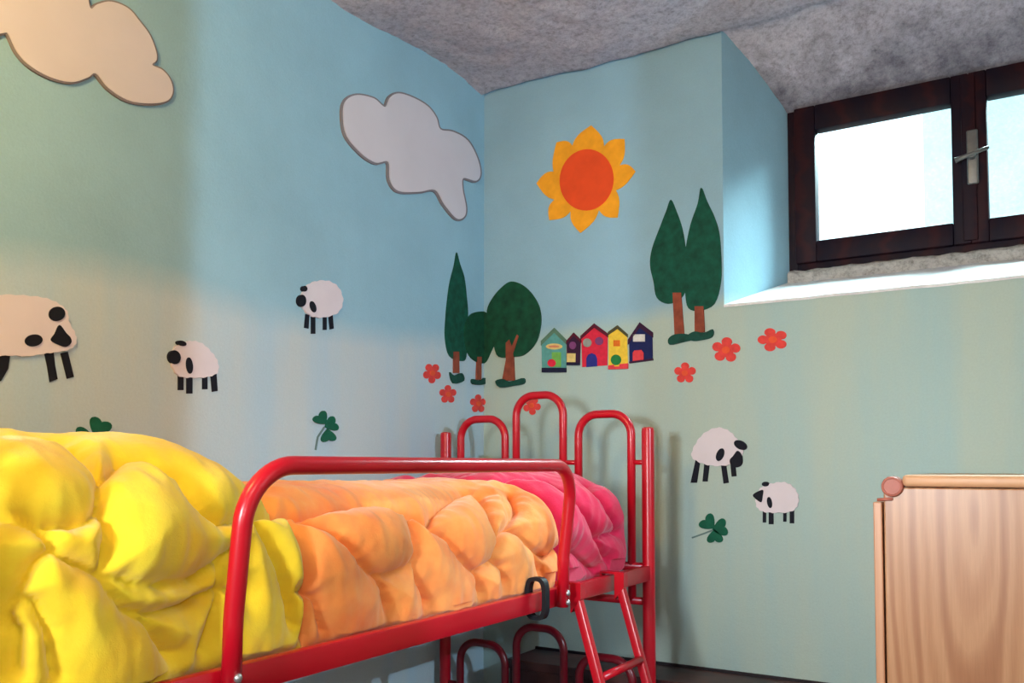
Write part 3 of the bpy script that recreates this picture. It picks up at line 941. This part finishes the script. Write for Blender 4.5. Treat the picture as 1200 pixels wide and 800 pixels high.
# normals of the base surface
du = np.gradient(P, axis=0); dv = np.gradient(P, axis=1)
N = np.cross(dv, du); N /= np.maximum(np.linalg.norm(N, axis=2, keepdims=True), 1e-9)
N = N.reshape(-1, 3)
cenx = .46
flip = np.sign((Q[:, 0] - cenx) * N[:, 0] + (Q[:, 2] - 1.34) * N[:, 2] + (Q[:, 1] > QE - .2) * 0.0)
N *= np.where(flip == 0, 1, flip)[:, None]
puff = .028 * (1 - np.exp(-(D / .009))) + .034 * (1 - np.exp(-(D / .045) ** 1.4)) - .034
wr = np.empty(len(Q))
for i, (x, y, z) in enumerate(Q):
    w1 = noise.noise(Vector((x * 9, y * 20 + 5, z * 8)))
    w2 = noise.noise(Vector((x * 20, y * 44, z * 16 + 3)))
    w3 = noise.noise(Vector((x * 5, y * 5, z * 5 + 11)))
    wr[i] = (1 - abs(w1) * 2.2) * .0045 * (1 + 0.0) * math.exp(-D[i] / .05) + w2 * .0048 + w3 * .008
edge = np.minimum(np.clip((TT.reshape(-1)) / .04, 0, 1), np.clip((1 - TT.reshape(-1)) / .04, 0, 1))
Q2 = Q + N * ((puff + wr) * edge)[:, None]
lim = np.where(Q2[:, 1] > gy0 - .06, .905, .95)
Q2[:, 0] = np.where(Q2[:, 2] < 1.222, np.minimum(Q2[:, 0], .880), np.minimum(Q2[:, 0], lim))
Q2[:, 0] = np.where((Q2[:, 1] > gy1 - .02) & (Q2[:, 2] < 1.25), np.minimum(Q2[:, 0], .868), Q2[:, 0])
Q2[:, 0] = np.maximum(Q2[:, 0], .02)
Q2[:, 1] = np.minimum(Q2[:, 1], -.360)
Q2[:, 2] = np.maximum(Q2[:, 2], Z0 + .0005)
Q2 = Q2.reshape(n0, n1, 3)
quilt = thing('quilt', 'puffy quilt in yellow, orange and pink bands on the upper bunk', 'quilt', (.48, -1.4, Z0))
def band(name, i0, i1, mat, label):
    v = [tuple(p) for p in Q2[i0:i1 + 1].reshape(-1, 3)]
    f = []
    m = i1 - i0 + 1
    for i in range(m - 1):
        for j in range(n1 - 1):
            a = i * n1 + j
            f.append((a, a + n1, a + n1 + 1, a + 1))
        f.append((i * n1, i * n1 + n1 - 1, (i + 1) * n1 + n1 - 1, (i + 1) * n1))
    f.append([j for j in range(n1)]); f.append([(m - 1) * n1 + j for j in range(n1)][::-1])
    bm = bmesh.new()
    vv = [bm.verts.new(p) for p in v]
    for q in f: bm.faces.new([vv[k] for k in q])
    o = link_bm(name, bm, mat, quilt, smooth=True)
    o['label'] = label
    for p in o.data.polygons:
        if len(p.vertices) > 4: p.use_smooth = False
band('quilt_band', 0, 100, M['quilt_y'], 'bulky yellow band of the quilt')
band('quilt_band', 100, 290, M['quilt_o'], 'orange band of the quilt')
band('quilt_band', 290, n0 - 1, M['quilt_p'], 'pink band of the quilt')

# --------------------------------------------------------------- cabinet
CY = -.55
cx0 = on_y(1025, 700, CY).x
cz = on_y(1070, 556, CY).z
cx1 = cx0 + .72
cb = thing('wooden_cabinet', 'light pine cabinet with a round red-brown knob at its upper corner, by the back wall', 'cabinet', ((cx0 + cx1) / 2, -.3, 0))
xg = on_y(1037, 700, CY).x
zt0 = on_y(1070, 571, CY).z
z_side = on_y(1030, 588, CY).z
box('side_panel', (cx0, CY, 0), (xg - .003, -.03, z_side), M['pine_edge'], cb, .003)
box('side_panel', (cx1 - .025, CY, 0), (cx1, -.03, z_side), M['pine_edge'], cb, .003)
box('back_panel', (xg, -.045, .03), (cx1 - .027, -.03, z_side), M['pine'], cb)
box('bottom_panel', (xg, CY + .025, .05), (cx1 - .027, -.047, .07), M['pine'], cb)
xk = on_y(1058, 565, CY).x
bm = bmesh.new()
add_box(bm, (xk, CY - .018, zt0 + .002), (cx1 + .01, -.03, cz), .012, 4)
autosmooth(link_bm('top_board', bm, M['pine_top'], cb))
bm = bmesh.new(); add_box(bm, (xg, CY + .02, z_side - .04), (cx1 - .027, -.05, zt0 - .0), .002); link_bm('inner_top', bm, M['pine'], cb)
dr = box('door', (xg + .002, CY - .006, .05), (cx1 - .028, CY + .016, zt0), M['pine'], cb, .004)
kc = on_y(1045, 570, CY - .02)
bm = bmesh.new()
R = .028
prof = [(0, .0), (.6, .0), (.9, .003), (1.0, .009), (1.0, .022), (.93, .028)]
rings = []
for k, (rr, dd) in enumerate([(.93, 0.045), (1.0, .04), (1.0, .006), (.92, .001), (.78, .0), (.74, .004), (0.0, .004)]):
    if rr == 0:
        c = bm.verts.new((kc.x, kc.y + dd, kc.z)); rings.append([c]); continue
    rings.append([bm.verts.new((kc.x + R * rr * math.cos(2 * math.pi * i / 28), kc.y + dd, kc.z + R * rr * math.sin(2 * math.pi * i / 28))) for i in range(28)])
for A, B in zip(rings, rings[1:]):
    for i in range(28):
        if len(B) == 1: bm.faces.new((A[i], A[(i + 1) % 28], B[0]))
        else: bm.faces.new((A[i], A[(i + 1) % 28], B[(i + 1) % 28], B[i]))
bm.faces.new(rings[0][::-1])
kn = autosmooth(link_bm('corner_knob', bm, M['knob'], cb), 50); kn['label'] = 'round red-brown wooden knob'
p0 = on_y(1028, 585.5, CY - .01); p1 = on_y(1046, 586, CY - .01)
tube('peg', [p0, p1 + Vector((0, 0, .004))], .0045, M['knob'], cb, 10)

# --------------------------------------------------------------- lighting
w = bpy.data.worlds.new('sky'); S.world = w
w.use_nodes = True
bg = w.node_tree.nodes['Background']
bg.inputs[0].default_value = (.80, .95, 1.0, 1)
bg.inputs[1].default_value = 2.6
_t = w.node_tree
_tc = _t.nodes.new('ShaderNodeTexCoord'); _sp = _t.nodes.new('ShaderNodeSeparateXYZ'); _rp = _t.nodes.new('ShaderNodeValToRGB')
_t.links.new(_tc.outputs['Generated'], _sp.inputs[0]); _t.links.new(_sp.outputs[2], _rp.inputs[0]); _t.links.new(_rp.outputs[0], bg.inputs[0])
_rp.color_ramp.elements[0].color = (.30, .33, .33, 1); _rp.color_ramp.elements[0].position = .0
_rp.color_ramp.elements[1].color = (.80, .95, 1.0, 1); _rp.color_ramp.elements[1].position = .12
def lamp(name, kind, loc, energy, color, size=.1, target=None, size_y=None, **kw):
    l = bpy.data.lights.new(name, kind); l.energy = energy; l.color = color
    if kind == 'AREA':
        l.size = size
        if size_y: l.shape = 'RECTANGLE'; l.size_y = size_y
    else: l.shadow_soft_size = size
    for k, v in kw.items(): setattr(l, k, v)
    o = bpy.data.objects.new(name, l); COL.objects.link(o); o.location = loc
    if target is not None:
        o.rotation_euler = (Vector(target) - Vector(loc)).to_track_quat('-Z', 'Y').to_euler()
    return o
lamp('daylight_window', 'AREA', ((WXL + WXR) / 2 + .1, 1.15, 3.55), 230, (.76, 1.0, .99), 1.4, (1.1, -.1, 2.2), .6, spread=math.radians(130))
lamp('added_cool_light', 'POINT', (4.05, -1.90, 2.45), 230, (.55, .80, 1.0), .014)  # added lamp behind the slot, cools the far part of the left wall
lamp('room_fill', 'POINT', (2.0, -3.0, 2.45), 23, (1.0, .86, .70), .22)  # added fill, lifts the ceiling and walls
lamp('warm_wall_light', 'AREA', (.75, -3.1, 2.75), 28, (1.0, .64, .22), .4, (0, -2.1, 2.6))
lamp('back_wall_fill', 'AREA', (1.35, -4.05, 1.8), 13.5, (.86, .95, 1.0), .35, (1.75, 0, 1.5), None, spread=math.radians(68))  # added fill behind the camera, brightens the back wall
lamp('camera_flash', 'AREA', (1.93, -3.05, 1.60), 4, (1, .98, .95), .05, (.6, -1.0, 1.5))

for o in list(bpy.data.objects):
    if '_o' in o: del o['_o']
